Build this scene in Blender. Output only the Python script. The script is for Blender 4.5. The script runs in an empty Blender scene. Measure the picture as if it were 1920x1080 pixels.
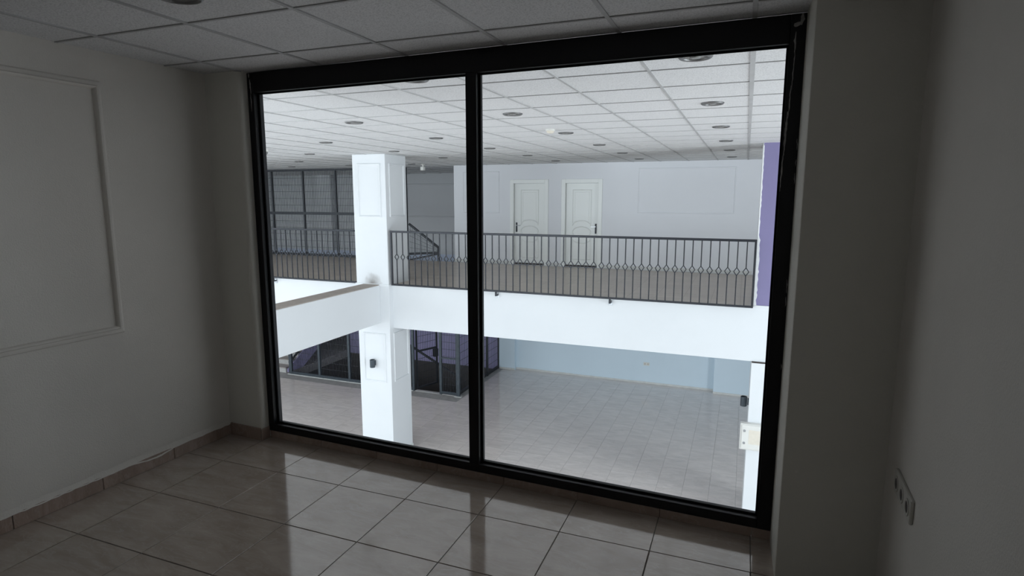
import bpy, math, random
from mathutils import Matrix, Vector

random.seed(7)
S = bpy.context.scene
COL = S.collection

# ------------------------------------------------------------------ camera
CAM_H = 1.675
F_PX, YAW, PITCH, ROLL = 1112.16, 0.3725, 0.1524, 0.0005
cam_d = bpy.data.cameras.new('camera')
cam_d.sensor_width = 36.0
cam_d.lens = F_PX / 1920.0 * 36.0
cam_d.clip_start, cam_d.clip_end = 0.05, 200
cam = bpy.data.objects.new('camera', cam_d)
COL.objects.link(cam)
cy, sy, cp, sp = math.cos(YAW), math.sin(YAW), math.cos(PITCH), math.sin(PITCH)
fw = Vector((-sy * cp, cy * cp, -sp))
rt = Vector((cy, sy, 0))
up = rt.cross(fw)
cr, sr = math.cos(ROLL), math.sin(ROLL)
r2 = cr * rt + sr * up
u2 = -sr * rt + cr * up
cam.matrix_world = Matrix(((r2.x, u2.x, -fw.x, 0), (r2.y, u2.y, -fw.y, 0), (r2.z, u2.z, -fw.z, CAM_H), (0, 0, 0, 1)))
S.camera = cam

# ------------------------------------------------------------------ world, daylight, exposure
wd = bpy.data.worlds.new('world')
S.world = wd
wd.use_nodes = True
bg = wd.node_tree.nodes['Background']
bg.inputs[0].default_value = (0.75, 0.86, 1.0, 1)
bg.inputs[1].default_value = 0.6


def area(name, loc, rot, sx, sz, power, col):
    d = bpy.data.lights.new(name, 'AREA')
    d.shape = 'RECTANGLE'
    d.size, d.size_y = sx, sz
    d.energy = power
    d.color = col
    o = bpy.data.objects.new(name, d)
    COL.objects.link(o)
    o.location = loc
    o.rotation_euler = rot
    return o


# daylight entering by the shop front on the lower storey, below and beside the room we stand in
area('shopfront_daylight', (-7.3, -2.15, -1.95), (math.radians(90), 0, 0), 16.6, 2.9, 400, (0.86, 0.94, 1.0))
# added light at an assumed, unseen side glazing, brightening the room's left wall
area('added_side_light', (7.85, 4.95, -0.75), (math.radians(90), 0, math.radians(90)), 3.2, 5.4, 640, (0.87, 0.935, 1.0))
# added light at an assumed, unseen end glazing, lifting window reveal and right wall
area('added_end_light', (-16.85, 5.0, -0.75), (math.radians(90), 0, math.radians(-90)), 5.6, 5.4, 300, (0.87, 0.935, 1.0))
# added light at assumed, unseen upper front windows, lifting the gallery's back wall
area('added_upper_light', (-10.0, -2.3, 1.3), (math.radians(90), 0, 0), 11.5, 1.8, 470, (0.88, 0.94, 1.0))
# added fill light behind the viewer, out of view, brightening the dim room
area('added_room_light', (0.88, -0.85, 1.5), (math.radians(90), 0, math.radians(90) + -0.033), 1.2, 1.3, 1.2, (1.0, 0.97, 0.92))
S.view_settings.view_transform = 'Standard'
S.view_settings.look = 'None'
S.view_settings.gamma = 1.0
S.view_settings.use_curve_mapping = False
S.view_settings.exposure = 0.0

# ------------------------------------------------------------------ materials
MATS = {}


def nodes_of(name):
    m = bpy.data.materials.new(name)
    m.use_nodes = True
    nt = m.node_tree
    return m, nt, nt.nodes, nt.links, nt.nodes['Principled BSDF']


def mat(name, base, rough=0.5, metal=0.0, var=0.0, vscale=3.0, bump=0.0, bscale=80.0, spec=0.5, col2=None):
    """paint-like material: base colour broken up by soft noise, fine bump for relief"""
    m, nt, N, L, P = nodes_of(name)
    P.inputs['Base Color'].default_value = (*base, 1)
    P.inputs['Roughness'].default_value = rough
    P.inputs['Metallic'].default_value = metal
    P.inputs['Specular IOR Level'].default_value = spec
    tc = N.new('ShaderNodeTexCoord')
    geo = N.new('ShaderNodeNewGeometry')
    if var > 0:
        no = N.new('ShaderNodeTexNoise')
        no.inputs['Scale'].default_value = vscale
        no.inputs['Detail'].default_value = 6
        no.inputs['Roughness'].default_value = 0.6
        L.new(geo.outputs['Position'], no.inputs['Vector'])
        mx = N.new('ShaderNodeMix')
        mx.data_type = 'RGBA'
        c2 = col2 or tuple(c * (1 - var) for c in base)
        mx.inputs[6].default_value = (*base, 1)
        mx.inputs[7].default_value = (*c2, 1)
        rp = N.new('ShaderNodeValToRGB')
        rp.color_ramp.elements[0].position = 0.38
        rp.color_ramp.elements[1].position = 0.72
        L.new(no.outputs['Fac'], rp.inputs[0])
        L.new(rp.outputs[0], mx.inputs[0])
        L.new(mx.outputs[2], P.inputs['Base Color'])
    if bump > 0:
        nb = N.new('ShaderNodeTexNoise')
        nb.inputs['Scale'].default_value = bscale
        nb.inputs['Detail'].default_value = 4
        L.new(geo.outputs['Position'], nb.inputs['Vector'])
        b = N.new('ShaderNodeBump')
        b.inputs['Strength'].default_value = bump
        b.inputs['Distance'].default_value = 0.01
        L.new(nb.outputs['Fac'], b.inputs['Height'])
        L.new(b.outputs[0], P.inputs['Normal'])
    MATS[name] = m
    return m


def tile_mat(name, a, b, vein, rough=0.12, scale=2.2, stretch=(1, 3.5, 1), rot=0.6, joints=None, ior=1.5):
    """polished ceramic: cloudy base, directional veins, each tile shifted by its own random number"""
    m, nt, N, L, P = nodes_of(name)
    geo = N.new('ShaderNodeNewGeometry')
    oi = N.new('ShaderNodeObjectInfo')
    sc = N.new('ShaderNodeMath')
    sc.operation = 'MULTIPLY'
    sc.inputs[1].default_value = 57.0
    L.new(oi.outputs['Random'], sc.inputs[0])
    mp = N.new('ShaderNodeMapping')
    mp.inputs['Rotation'].default_value = (0, 0, rot)
    mp.inputs['Scale'].default_value = stretch
    L.new(geo.outputs['Position'], mp.inputs['Vector'])
    ad = N.new('ShaderNodeVectorMath')
    ad.operation = 'ADD'
    L.new(mp.outputs[0], ad.inputs[0])
    L.new(sc.outputs[0], ad.inputs[1])
    n1 = N.new('ShaderNodeTexNoise')
    n1.inputs['Scale'].default_value = scale
    n1.inputs['Detail'].default_value = 7
    n1.inputs['Roughness'].default_value = 0.62
    n1.inputs['Distortion'].default_value = 0.8
    L.new(ad.outputs[0], n1.inputs['Vector'])
    r1 = N.new('ShaderNodeValToRGB')
    e = r1.color_ramp.elements
    e[0].position, e[0].color = 0.36, (*b, 1)
    e[1].position, e[1].color = 0.64, (*a, 1)
    L.new(n1.outputs['Fac'], r1.inputs[0])
    n2 = N.new('ShaderNodeTexNoise')
    n2.inputs['Scale'].default_value = scale * 1.6
    n2.inputs['Detail'].default_value = 5
    n2.inputs['Distortion'].default_value = 2.2
    L.new(ad.outputs[0], n2.inputs['Vector'])
    r2_ = N.new('ShaderNodeValToRGB')
    e = r2_.color_ramp.elements
    e[0].position, e[0].color = 0.47, (0, 0, 0, 1)
    e[1].position, e[1].color = 0.5, (1, 1, 1, 1)
    e2 = r2_.color_ramp.elements.new(0.53)
    e2.color = (0, 0, 0, 1)
    L.new(n2.outputs['Fac'], r2_.inputs[0])
    vf = N.new('ShaderNodeMath')
    vf.operation = 'MULTIPLY'
    vf.inputs[1].default_value = 0.35
    L.new(r2_.outputs[0], vf.inputs[0])
    mx = N.new('ShaderNodeMix')
    mx.data_type = 'RGBA'
    L.new(vf.outputs[0], mx.inputs[0])
    L.new(r1.outputs[0], mx.inputs[6])
    mx.inputs[7].default_value = (*vein, 1)
    out = mx.outputs[2]
    if joints:
        br = N.new('ShaderNodeTexBrick')
        br.offset = 0.0
        br.inputs['Scale'].default_value = 1.0
        br.inputs['Brick Width'].default_value = joints
        br.inputs['Row Height'].default_value = joints
        br.inputs['Mortar Size'].default_value = 0.004
        br.inputs['Mortar'].default_value = (0.62, 0.6, 0.58, 1)
        br.inputs['Color1'].default_value = (1, 1, 1, 1)
        br.inputs['Color2'].default_value = (0.93, 0.93, 0.93, 1)
        L.new(geo.outputs['Position'], br.inputs['Vector'])
        mj = N.new('ShaderNodeMix')
        mj.data_type = 'RGBA'
        mj.blend_type = 'MULTIPLY'
        mj.inputs[0].default_value = 1
        L.new(out, mj.inputs[6])
        L.new(br.outputs['Color'], mj.inputs[7])
        out = mj.outputs[2]
    L.new(out, P.inputs['Base Color'])
    P.inputs['Roughness'].default_value = rough
    P.inputs['IOR'].default_value = ior
    MATS[name] = m
    return m


mat('plaster_room', (0.78, 0.745, 0.69), 0.85, var=0.07, vscale=1.6, bump=0.25, bscale=140)
mat('plaster_pier', (0.76, 0.735, 0.67), 0.85, var=0.05, vscale=2.5, bump=0.15, bscale=110)
mat('moulding_room', (0.78, 0.745, 0.69), 0.8, var=0.06, vscale=6)
mat('wall_white', (0.80, 0.81, 0.82), 0.7, var=0.03, vscale=0.8, bump=0.05, bscale=60)
mat('wall_gallery', (0.86, 0.865, 0.90), 0.75, var=0.03, vscale=0.8, bump=0.05, bscale=60)
mat('column_paint', (0.80, 0.82, 0.84), 0.65, var=0.03, vscale=1.2, bump=0.05, bscale=50)
mat('beam_white', (0.80, 0.82, 0.84), 0.65, var=0.03, vscale=1.2, bump=0.05, bscale=50)
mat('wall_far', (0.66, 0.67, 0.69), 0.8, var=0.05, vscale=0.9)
mat('wall_blue', (0.73, 0.85, 0.94), 0.7, var=0.04, vscale=1.0, bump=0.04, bscale=60)
mat('wall_paleblue', (0.62, 0.68, 0.82), 0.7, var=0.05, vscale=1.0)
mat('wall_purple_lit', (0.44, 0.40, 0.64), 0.7, var=0.05, vscale=1.2)  # the pillar's purple lightened, putting missing stair-well light into the colour
mat('wall_purple', (0.235, 0.21, 0.375), 0.7, var=0.05, vscale=1.2, bump=0.05, bscale=60)
mat('concrete', (0.33, 0.30, 0.28), 0.9, var=0.2, vscale=4, bump=0.3, bscale=40)
mat('dusty_top', (0.42, 0.37, 0.33), 0.9, var=0.2, vscale=7, bump=0.2, bscale=60)
mat('pit_shade', (0.10, 0.09, 0.09), 0.9, var=0.2, vscale=3)  # dark base colour puts the stair well's shade into the pit walls
mat('black_frame', (0.005, 0.005, 0.0065), 0.4, var=0.3, vscale=8, spec=0.3)
mat('rubber', (0.006, 0.006, 0.006), 0.8, var=0.3, vscale=30, spec=0.1)
mat('smear', (0.42, 0.41, 0.40), 0.9, var=0.4, vscale=60)
mat('plaster_chip', (0.85, 0.86, 0.87), 0.9, var=0.1, vscale=40)
mat('iron_dark', (0.035, 0.038, 0.045), 0.45, metal=0.3, var=0.3, vscale=20)
mat('iron_grey', (0.07, 0.085, 0.10), 0.45, metal=0.3, var=0.3, vscale=12)
mat('iron_rail', (0.032, 0.034, 0.042), 0.4, metal=0.4, var=0.3, vscale=25)
mat('steel', (0.45, 0.46, 0.48), 0.3, metal=0.9, var=0.15, vscale=20)
mat('chrome', (0.24, 0.24, 0.24), 0.42, metal=0.8, var=0.1, vscale=20)
mat('lamp_glass', (0.30, 0.30, 0.29), 0.2, var=0.25, vscale=30)
mat('ceil_bar', (0.50, 0.50, 0.50), 0.6, var=0.15, vscale=5)
mat('plenum', (0.25, 0.25, 0.25), 0.9, var=0.2, vscale=2)
mat('door_paint', (0.93, 0.94, 0.92), 0.35, var=0.02, vscale=3)
mat('plastic_white', (0.80, 0.79, 0.75), 0.4, var=0.04, vscale=15)
mat('plastic_room', (0.62, 0.60, 0.55), 0.4, var=0.06, vscale=20)
mat('slot_dark', (0.05, 0.04, 0.035), 0.6, var=0.2, vscale=30)
mat('paper_cream', (0.80, 0.74, 0.64), 0.9, var=0.08, vscale=20)
mat('lamp_dark', (0.06, 0.075, 0.09), 0.4, metal=0.4, var=0.2, vscale=15)
mat('grout', (0.16, 0.145, 0.13), 0.9, var=0.3, vscale=15)
mat('grout_hall', (0.42, 0.40, 0.39), 0.9, var=0.2, vscale=10)
mat('skirting_white', (0.74, 0.74, 0.72), 0.6, var=0.15, vscale=8)
mat('granite', (0.62, 0.60, 0.58), 0.4, var=0.55, vscale=70)
mat('granite_tread', (0.36, 0.31, 0.29), 0.35, var=0.3, vscale=60)
tile_mat('tile_room', (0.50, 0.425, 0.37), (0.38, 0.31, 0.262), (0.56, 0.50, 0.45), rough=0.09, ior=2.15)
tile_mat('tile_skirting', (0.40, 0.30, 0.25), (0.30, 0.22, 0.18), (0.5, 0.42, 0.36), rough=0.25, scale=3)
tile_mat('tile_hall', (0.86, 0.77, 0.73), (0.72, 0.645, 0.61), (0.92, 0.86, 0.83), rough=0.10, ior=1.9, rot=-0.5)
tile_mat('tile_gallery', (0.60, 0.52, 0.445), (0.49, 0.42, 0.36), (0.68, 0.60, 0.52), rough=0.3, stretch=(0.7, 4, 1), rot=0.05, joints=0.45)

# soot stain at the foot of the column, above the cross beam
nt = MATS['column_paint'].node_tree
N, L, P = nt.nodes, nt.links, nt.nodes['Principled BSDF']
src = P.inputs['Base Color'].links[0].from_socket
g2 = N.new('ShaderNodeNewGeometry')
sub = N.new('ShaderNodeVectorMath')
sub.operation = 'SUBTRACT'
sub.inputs[1].default_value = (-6.66, 9.62, 0.03)
L.new(g2.outputs['Position'], sub.inputs[0])
scl = N.new('ShaderNodeVectorMath')
scl.operation = 'MULTIPLY'
scl.inputs[1].default_value = (4.4, 3.0, 4.2)
L.new(sub.outputs[0], scl.inputs[0])
ln_ = N.new('ShaderNodeVectorMath')
ln_.operation = 'LENGTH'
L.new(scl.outputs[0], ln_.inputs[0])
ns = N.new('ShaderNodeTexNoise')
ns.inputs['Scale'].default_value = 9
ns.inputs['Detail'].default_value = 5
L.new(g2.outputs['Position'], ns.inputs['Vector'])
ads = N.new('ShaderNodeMath')
ads.operation = 'ADD'
L.new(ln_.outputs['Value'], ads.inputs[0])
L.new(ns.outputs['Fac'], ads.inputs[1])
mr = N.new('ShaderNodeMapRange')
mr.inputs['From Min'].default_value = 0.55
mr.inputs['From Max'].default_value = 1.45
mr.inputs['To Min'].default_value = 0.75
mr.inputs['To Max'].default_value = 0.0
L.new(ads.outputs[0], mr.inputs['Value'])
mxs = N.new('ShaderNodeMix')
mxs.data_type = 'RGBA'
L.new(mr.outputs[0], mxs.inputs[0])
L.new(src, mxs.inputs[6])
mxs.inputs[7].default_value = (0.20, 0.165, 0.14, 1)
L.new(mxs.outputs[2], P.inputs['Base Color'])

# acoustic ceiling board
m, nt, N, L, P = nodes_of('ceil_tile')
geo = N.new('ShaderNodeNewGeometry')
vo = N.new('ShaderNodeTexNoise')
vo.inputs['Scale'].default_value = 130
vo.inputs['Detail'].default_value = 3
L.new(geo.outputs['Position'], vo.inputs['Vector'])
rp = N.new('ShaderNodeValToRGB')
rp.color_ramp.elements[0].position, rp.color_ramp.elements[0].color = 0.36, (0.60, 0.60, 0.605, 1)
rp.color_ramp.elements[1].position, rp.color_ramp.elements[1].color = 0.52, (0.78, 0.78, 0.785, 1)
L.new(vo.outputs['Fac'], rp.inputs[0])
L.new(rp.outputs[0], P.inputs['Base Color'])
bb = N.new('ShaderNodeBump')
bb.inputs['Strength'].default_value = 0.35
bb.inputs['Distance'].default_value = 0.004
L.new(vo.outputs['Fac'], bb.inputs['Height'])
L.new(bb.outputs[0], P.inputs['Normal'])
P.inputs['Roughness'].default_value = 0.95
MATS['ceil_tile'] = m

# window glass: clear sheet with a faint mirror
m, nt, N, L, P = nodes_of('glass')
N.remove(P)
tr = N.new('ShaderNodeBsdfTransparent')
tr.inputs[0].default_value = (0.96, 0.98, 0.975, 1)
gl = N.new('ShaderNodeBsdfGlossy')
gl.inputs['Roughness'].default_value = 0.0
fr = N.new('ShaderNodeFresnel')
fr.inputs[0].default_value = 1.08
ms = N.new('ShaderNodeMixShader')
L.new(fr.outputs[0], ms.inputs[0])
L.new(tr.outputs[0], ms.inputs[1])
L.new(gl.outputs[0], ms.inputs[2])
L.new(ms.outputs[0], N['Material Output'].inputs[0])
MATS['glass'] = m


# ------------------------------------------------------------------ mesh helpers
class MB:
    def __init__(s):
        s.v, s.f = [], []

    def raw(s, vs, fs):
        n = len(s.v)
        s.v += [tuple(p) for p in vs]
        s.f += [tuple(i + n for i in q) for q in fs]
        return s

    def box(s, x0, x1, y0, y1, z0, z1):
        return s.raw([(x0, y0, z0), (x1, y0, z0), (x1, y1, z0), (x0, y1, z0), (x0, y0, z1), (x1, y0, z1), (x1, y1, z1), (x0, y1, z1)],
                     [(0, 3, 2, 1), (4, 5, 6, 7), (0, 1, 5, 4), (1, 2, 6, 5), (2, 3, 7, 6), (3, 0, 4, 7)])

    def cbox(s, x0, x1, y0, y1, z0, z1, c=0.004):
        """box with chamfered edges"""
        X, Y, Z = (x0, x1), (y0, y1), (z0, z1)
        vs, idx = [], {}
        for i in (0, 1):
            for j in (0, 1):
                for k in (0, 1):
                    sx, sy_, sz = (1, -1)[i] * c, (1, -1)[j] * c, (1, -1)[k] * c
                    for a, d in enumerate(((0, sy_, sz), (sx, 0, sz), (sx, sy_, 0))):
                        idx[(i, j, k, a)] = len(vs)
                        vs.append((X[i] + d[0], Y[j] + d[1], Z[k] + d[2]))
        fs = []
        for i in (0, 1):
            q = [idx[(i, 0, 0, 0)], idx[(i, 1, 0, 0)], idx[(i, 1, 1, 0)], idx[(i, 0, 1, 0)]]
            fs.append(q if i else q[::-1])
            q = [idx[(0, i, 0, 1)], idx[(1, i, 0, 1)], idx[(1, i, 1, 1)], idx[(0, i, 1, 1)]]
            fs.append(q[::-1] if i else q)
            q = [idx[(0, 0, i, 2)], idx[(1, 0, i, 2)], idx[(1, 1, i, 2)], idx[(0, 1, i, 2)]]
            fs.append(q if i else q[::-1])
        for i in (0, 1):
            for j in (0, 1):
                fs.append([idx[(i, j, 0, 0)], idx[(i, j, 0, 1)], idx[(i, j, 1, 1)], idx[(i, j, 1, 0)]])
                fs.append([idx[(i, 0, j, 0)], idx[(i, 0, j, 2)], idx[(i, 1, j, 2)], idx[(i, 1, j, 0)]])
                fs.append([idx[(0, i, j, 1)], idx[(0, i, j, 2)], idx[(1, i, j, 2)], idx[(1, i, j, 1)]])
                for k in (0, 1):
                    fs.append([idx[(i, j, k, 0)], idx[(i, j, k, 1)], idx[(i, j, k, 2)]])
        return s.raw(vs, fs)

    def bar(s, p, q, w, h=None, upv=(0, 0, 1)):
        """square bar from p to q"""
        h = h or w
        p, q = Vector(p), Vector(q)
        d = (q - p).normalized()
        u = Vector(upv)
        if abs(d.dot(u)) > 0.98:
            u = Vector((0, 1, 0))
        a = d.cross(u).normalized() * (w / 2)
        b = a.cross(d).normalized() * (h / 2)
        vs = [p - a - b, p + a - b, p + a + b, p - a + b, q - a - b, q + a - b, q + a + b, q - a + b]
        return s.raw(vs, [(0, 3, 2, 1), (4, 5, 6, 7), (0, 1, 5, 4), (1, 2, 6, 5), (2, 3, 7, 6), (3, 0, 4, 7)])

    def lathe(s, c, prof, n=24, axis='z'):
        vs, fs = [], []
        for r, h in prof:
            for k in range(n):
                t = 2 * math.pi * k / n
                a, b = r * math.cos(t), r * math.sin(t)
                p = {'z': (a, b, h), 'y': (a, h, b), 'x': (h, a, b)}[axis]
                vs.append((c[0] + p[0], c[1] + p[1], c[2] + p[2]))
        for i in range(len(prof) - 1):
            for k in range(n):
                k2 = (k + 1) % n
                fs.append((i * n + k, i * n + k2, (i + 1) * n + k2, (i + 1) * n + k))
        fs.append(tuple(range(n))[::-1])
        fs.append(tuple(range((len(prof) - 1) * n, len(prof) * n)))
        return s.raw(vs, fs)

    def prism(s, poly, z0, z1):
        n = len(poly)
        vs = [(x, y, z0) for x, y in poly] + [(x, y, z1) for x, y in poly]
        fs = [tuple(range(n))[::-1], tuple(range(n, 2 * n))] + [(i, (i + 1) % n, n + (i + 1) % n, n + i) for i in range(n)]
        return s.raw(vs, fs)

    def sweep(s, pts, w, d, closed=False, y=0.0):
        """moulding strip of width w, proud by d (towards -y), along pts given as (x, z); rounded profile"""
        n = len(pts)
        P = [Vector((p[0], p[1])) for p in pts]
        prof = [(-0.5, 0), (-0.34, 0.75), (-0.12, 1.0), (0.12, 0.85), (0.34, 0.55), (0.5, 0)]
        vs = []
        for i in range(n):
            a = P[(i - 1) % n] if (closed or i > 0) else P[i]
            b = P[(i + 1) % n] if (closed or i < n - 1) else P[i]
            d1 = (P[i] - a).normalized() if (P[i] - a).length > 1e-9 else (b - P[i]).normalized()
            d2 = (b - P[i]).normalized() if (b - P[i]).length > 1e-9 else d1
            n1, n2 = Vector((-d1.y, d1.x)), Vector((-d2.y, d2.x))
            nn = (n1 + n2)
            nn = nn / max(0.3, nn.length_squared) * 2 if nn.length > 1e-6 else n1
            for o, h in prof:
                q = P[i] + nn * (o * w)
                vs.append((q.x, y - h * d, q.y))
        k = len(prof)
        fs = []
        for i in range(n if closed else n - 1):
            j = (i + 1) % n
            for m_ in range(k - 1):
                fs.append((i * k + m_, i * k + m_ + 1, j * k + m_ + 1, j * k + m_))
        return s.raw(vs, fs)

    def data(s, name, material, smooth=False):
        me = bpy.data.meshes.new(name)
        me.from_pydata(s.v, [], s.f)
        me.update()
        me.materials.append(MATS[material])
        if smooth:
            for p in me.polygons:
                p.use_smooth = True
        return me

    def build(s, name, material, parent=None, smooth=False, room=False, **kw):
        return link(name, s.data(name, material, smooth), parent, room, **kw)


def link(name, me, parent=None, room=False, label=None, cat=None, group=None, kind=None, loc=None):
    o = bpy.data.objects.new(name, me)
    COL.objects.link(o)
    if parent is not None:
        o.parent = parent
    if room:
        o.location = (0, RY, 0)
        o.rotation_euler = (0, 0, RW)
    if loc is not None:
        o.location = loc
    if label:
        o['label'] = label
    if cat:
        o['category'] = cat
    if group:
        o['group'] = group
    if kind:
        o['kind'] = kind
    return o


def empty(name, loc=(0, 0, 0), rz=0.0, **kw):
    o = link(name, None, None, False, **kw)
    o.location = loc
    o.rotation_euler = (0, 0, rz)
    o.empty_display_size = 0.1
    return o


def struct(name, mb, material, room=False, label=None, cat=None, smooth=False):
    return mb.build(name, material, None, smooth, room, kind='structure', label=label, cat=cat)


# the room we stand in is turned a little against the hall's grid
RW, RY = -0.033, 2.985
CW, SW = math.cos(RW), math.sin(RW)


def r2w(u, v):
    return (u * CW - v * SW, RY + u * SW + v * CW)


H = 2.462            # ceiling, both spaces
LO = -3.55           # lower floor
PITCH_T = 0.609      # ceiling grid
GX, GY = -0.01, 2.755
ULEFT, URIGHT, VBACK = -3.345, 0.60, -5.0


def project(p):
    d = Vector(p) - Vector((0, 0, CAM_H))
    zf = d.dot(fw)
    if zf < 0.1:
        return None
    return (960 + F_PX * d.dot(r2) / zf, 540 - F_PX * d.dot(u2) / zf)


def clip(poly, quad):
    """poly clipped by a convex counter-clockwise quad"""
    for i in range(len(quad)):
        a, b = quad[i], quad[(i + 1) % len(quad)]
        out = []
        for j in range(len(poly)):
            p, q = poly[j], poly[(j + 1) % len(poly)]
            sp_ = (b[0] - a[0]) * (p[1] - a[1]) - (b[1] - a[1]) * (p[0] - a[0])
            sq = (b[0] - a[0]) * (q[1] - a[1]) - (b[1] - a[1]) * (q[0] - a[0])
            if sp_ >= 0:
                out.append(p)
            if (sp_ >= 0) != (sq >= 0):
                t = sp_ / (sp_ - sq)
                out.append((p[0] + t * (q[0] - p[0]), p[1] + t * (q[1] - p[1])))
        poly = out
        if len(poly) < 3:
            return []
    return poly


def parea(p):
    return abs(sum(p[i][0] * p[(i + 1) % len(p)][1] - p[(i + 1) % len(p)][0] * p[i][1] for i in range(len(p)))) / 2


QUAD = [r2w(ULEFT, VBACK), r2w(URIGHT, VBACK), r2w(URIGHT, 0.02), r2w(ULEFT, 0.02)]


def tiles_in(parent, name, material, gx, gy, pitch, gap, z0, z1, quad, ri, rj):
    """every tile of a grid inside a quad, whole ones sharing one mesh, cut ones with their own"""
    w = pitch - gap
    full = MB().cbox(-w / 2, w / 2, -w / 2, w / 2, z0, z1, min(0.0015, (z1 - z0) / 3)).data(name, material)
    for i in ri:
        for j in rj:
            cx, cy_ = gx + (i + 0.5) * pitch, gy + (j + 0.5) * pitch
            sq = [(cx - w / 2, cy_ - w / 2), (cx + w / 2, cy_ - w / 2), (cx + w / 2, cy_ + w / 2), (cx - w / 2, cy_ + w / 2)]
            c = clip(sq, quad)
            if len(c) < 3 or parea(c) < 0.002:
                continue
            if parea(c) > w * w * 0.9999:
                link(name, full, parent, loc=(cx, cy_, 0))
            else:
                MB().prism([(x - cx, y - cy_) for x, y in c], z0, z1).build(name, material, parent, loc=(cx, cy_, 0))


# ------------------------------------------------------------------ the room: shell
floor = struct('floor', MB().box(ULEFT - 0.2, 1.5, VBACK - 0.2, 0.16, -0.30, -0.004), 'grout', room=True)
tile_root = floor
FT = 0.45
ft_parent = floor
# tiles are laid parallel to the hall, so undo the room's turn on each
inv = (Matrix.Translation((0, RY, 0)) @ Matrix.Rotation(RW, 4, 'Z')).inverted()
before = set(bpy.data.objects)
tiles_in(floor, 'floor_tile', 'tile_room', -2.589, 2.677, FT, 0.005, -0.012, 0.0, QUAD, range(-3, 9), range(-12, 2))
for o in set(bpy.data.objects) - before:
    o.matrix_parent_inverse = inv

ceiling = struct('ceiling', MB().box(ULEFT - 0.2, 1.5, VBACK - 0.2, 0.02, H + 0.022, H + 0.10), 'plenum', room=True)
before = set(bpy.data.objects)
tiles_in(ceiling, 'ceiling_tile', 'ceil_tile', GX, GY, PITCH_T, 0.014, H + 0.005, H + 0.02, QUAD, range(-7, 3), range(-10, 2))
cw_ = 0.020
for i in range(-6, 2):
    x = GX + i * PITCH_T
    c = clip([(x - cw_ / 2, -3), (x + cw_ / 2, -3), (x + cw_ / 2, 4), (x - cw_ / 2, 4)], QUAD)
    if len(c) > 2:
        MB().prism(c, H - 0.001, H + 0.012).build('ceiling_bar', 'ceil_bar', ceiling)
for j in range(-9, 1):
    y = GY + j * PITCH_T
    c = clip([(-4, y - 0.007), (2, y - 0.007), (2, y + 0.007), (-4, y + 0.007)], QUAD)
    if len(c) > 2:
        MB().prism(c, H, H + 0.012).build('ceiling_bar', 'ceil_bar', ceiling)
for o in set(bpy.data.objects) - before:
    o.matrix_parent_inverse = inv

wl = struct('wall_left', MB().box(ULEFT - 0.2, ULEFT, VBACK - 0.2, 0.16, 0, H + 0.02), 'plaster_room', room=True)
# plaster moulding frame on the left wall (built facing -y, turned to face +u)
mb = MB()
for off, w, d in ((0.0, 0.046, 0.012), (0.012, 0.022, 0.022)):
    mb.sweep([(-2.75 + off, 0.91 + off), (-0.768 - off, 0.91 + off), (-0.768 - off, 2.282 - off), (-2.75 + off, 2.282 - off)], w, d, closed=True)
mb.v = [(ULEFT - y, x, z) for x, y, z in mb.v]
mb.f = [q[::-1] for q in mb.f]
mb.build('panel_moulding', 'moulding_room', wl)
mb = MB().box(URIGHT, URIGHT + 0.2, -3.2, -0.28, 0, H + 0.02).box(URIGHT, URIGHT + 0.2, VBACK - 0.2, -4.5, 0, H + 0.02)
mb.box(URIGHT, URIGHT + 0.2, -4.5, -3.2, 0, 0.8).box(URIGHT, URIGHT + 0.2, -4.5, -3.2, 2.2, H + 0.02)  # unseen opening made for the added room light
struct('wall_right', mb, 'plaster_room', room=True)
struct('wall_back', MB().box(ULEFT, URIGHT, VBACK - 0.2, VBACK, 0, H + 0.02), 'plaster_room', room=True)


def round_pier(u0, u1, v0, v1, r, side):
    """upright pier, one vertical corner rounded"""
    poly = []
    if side == 'r':
        poly = [(u0, v1), (u0, v0)]
        for k in range(7):
            t = -math.pi / 2 + k * math.pi / 12
            poly.append((u1 - r + r * math.cos(t), v0 + r + r * math.sin(t)))
        poly.append((u1, v1))
    else:
        poly = [(u1, v1), (u0, v1)]
        for k in range(7):
            t = math.pi + k * math.pi / 12
            poly.append((u0 + r + r * math.cos(t), v0 + r + r * math.sin(t)))
        poly.append((u1, v0))
    return MB().prism(poly, 0, H + 0.005)


struct('wall_pier_left', round_pier(ULEFT - 0.02, -3.045, -0.062, 0.075, 0.028, 'r'), 'plaster_pier', room=True)
struct('wall_pier_right', MB().prism([(1.5, 0.16), (0.205, 0.16), (0.201, 0.0), (0.2185, -0.292), (0.2215, -0.300), (1.5, -0.30)], 0, H + 0.005), 'plaster_pier', room=True)

# ceramic skirting
bl = empty('baseboard_left', (0, RY, 0), RW, kind='structure')
v = 0.0
ln = [-0.062]
while ln[-1] > VBACK + 0.05:
    ln.append(max(VBACK, ln[-1] - 0.45))
for a, b in zip(ln[:-1], ln[1:]):
    hh = 0.082 + random.uniform(-0.003, 0.003)
    MB().cbox(ULEFT, ULEFT + 0.011, b + 0.002, a - 0.002, 0.0, hh, 0.002).build('skirting_tile', 'tile_skirting', bl)
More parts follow.
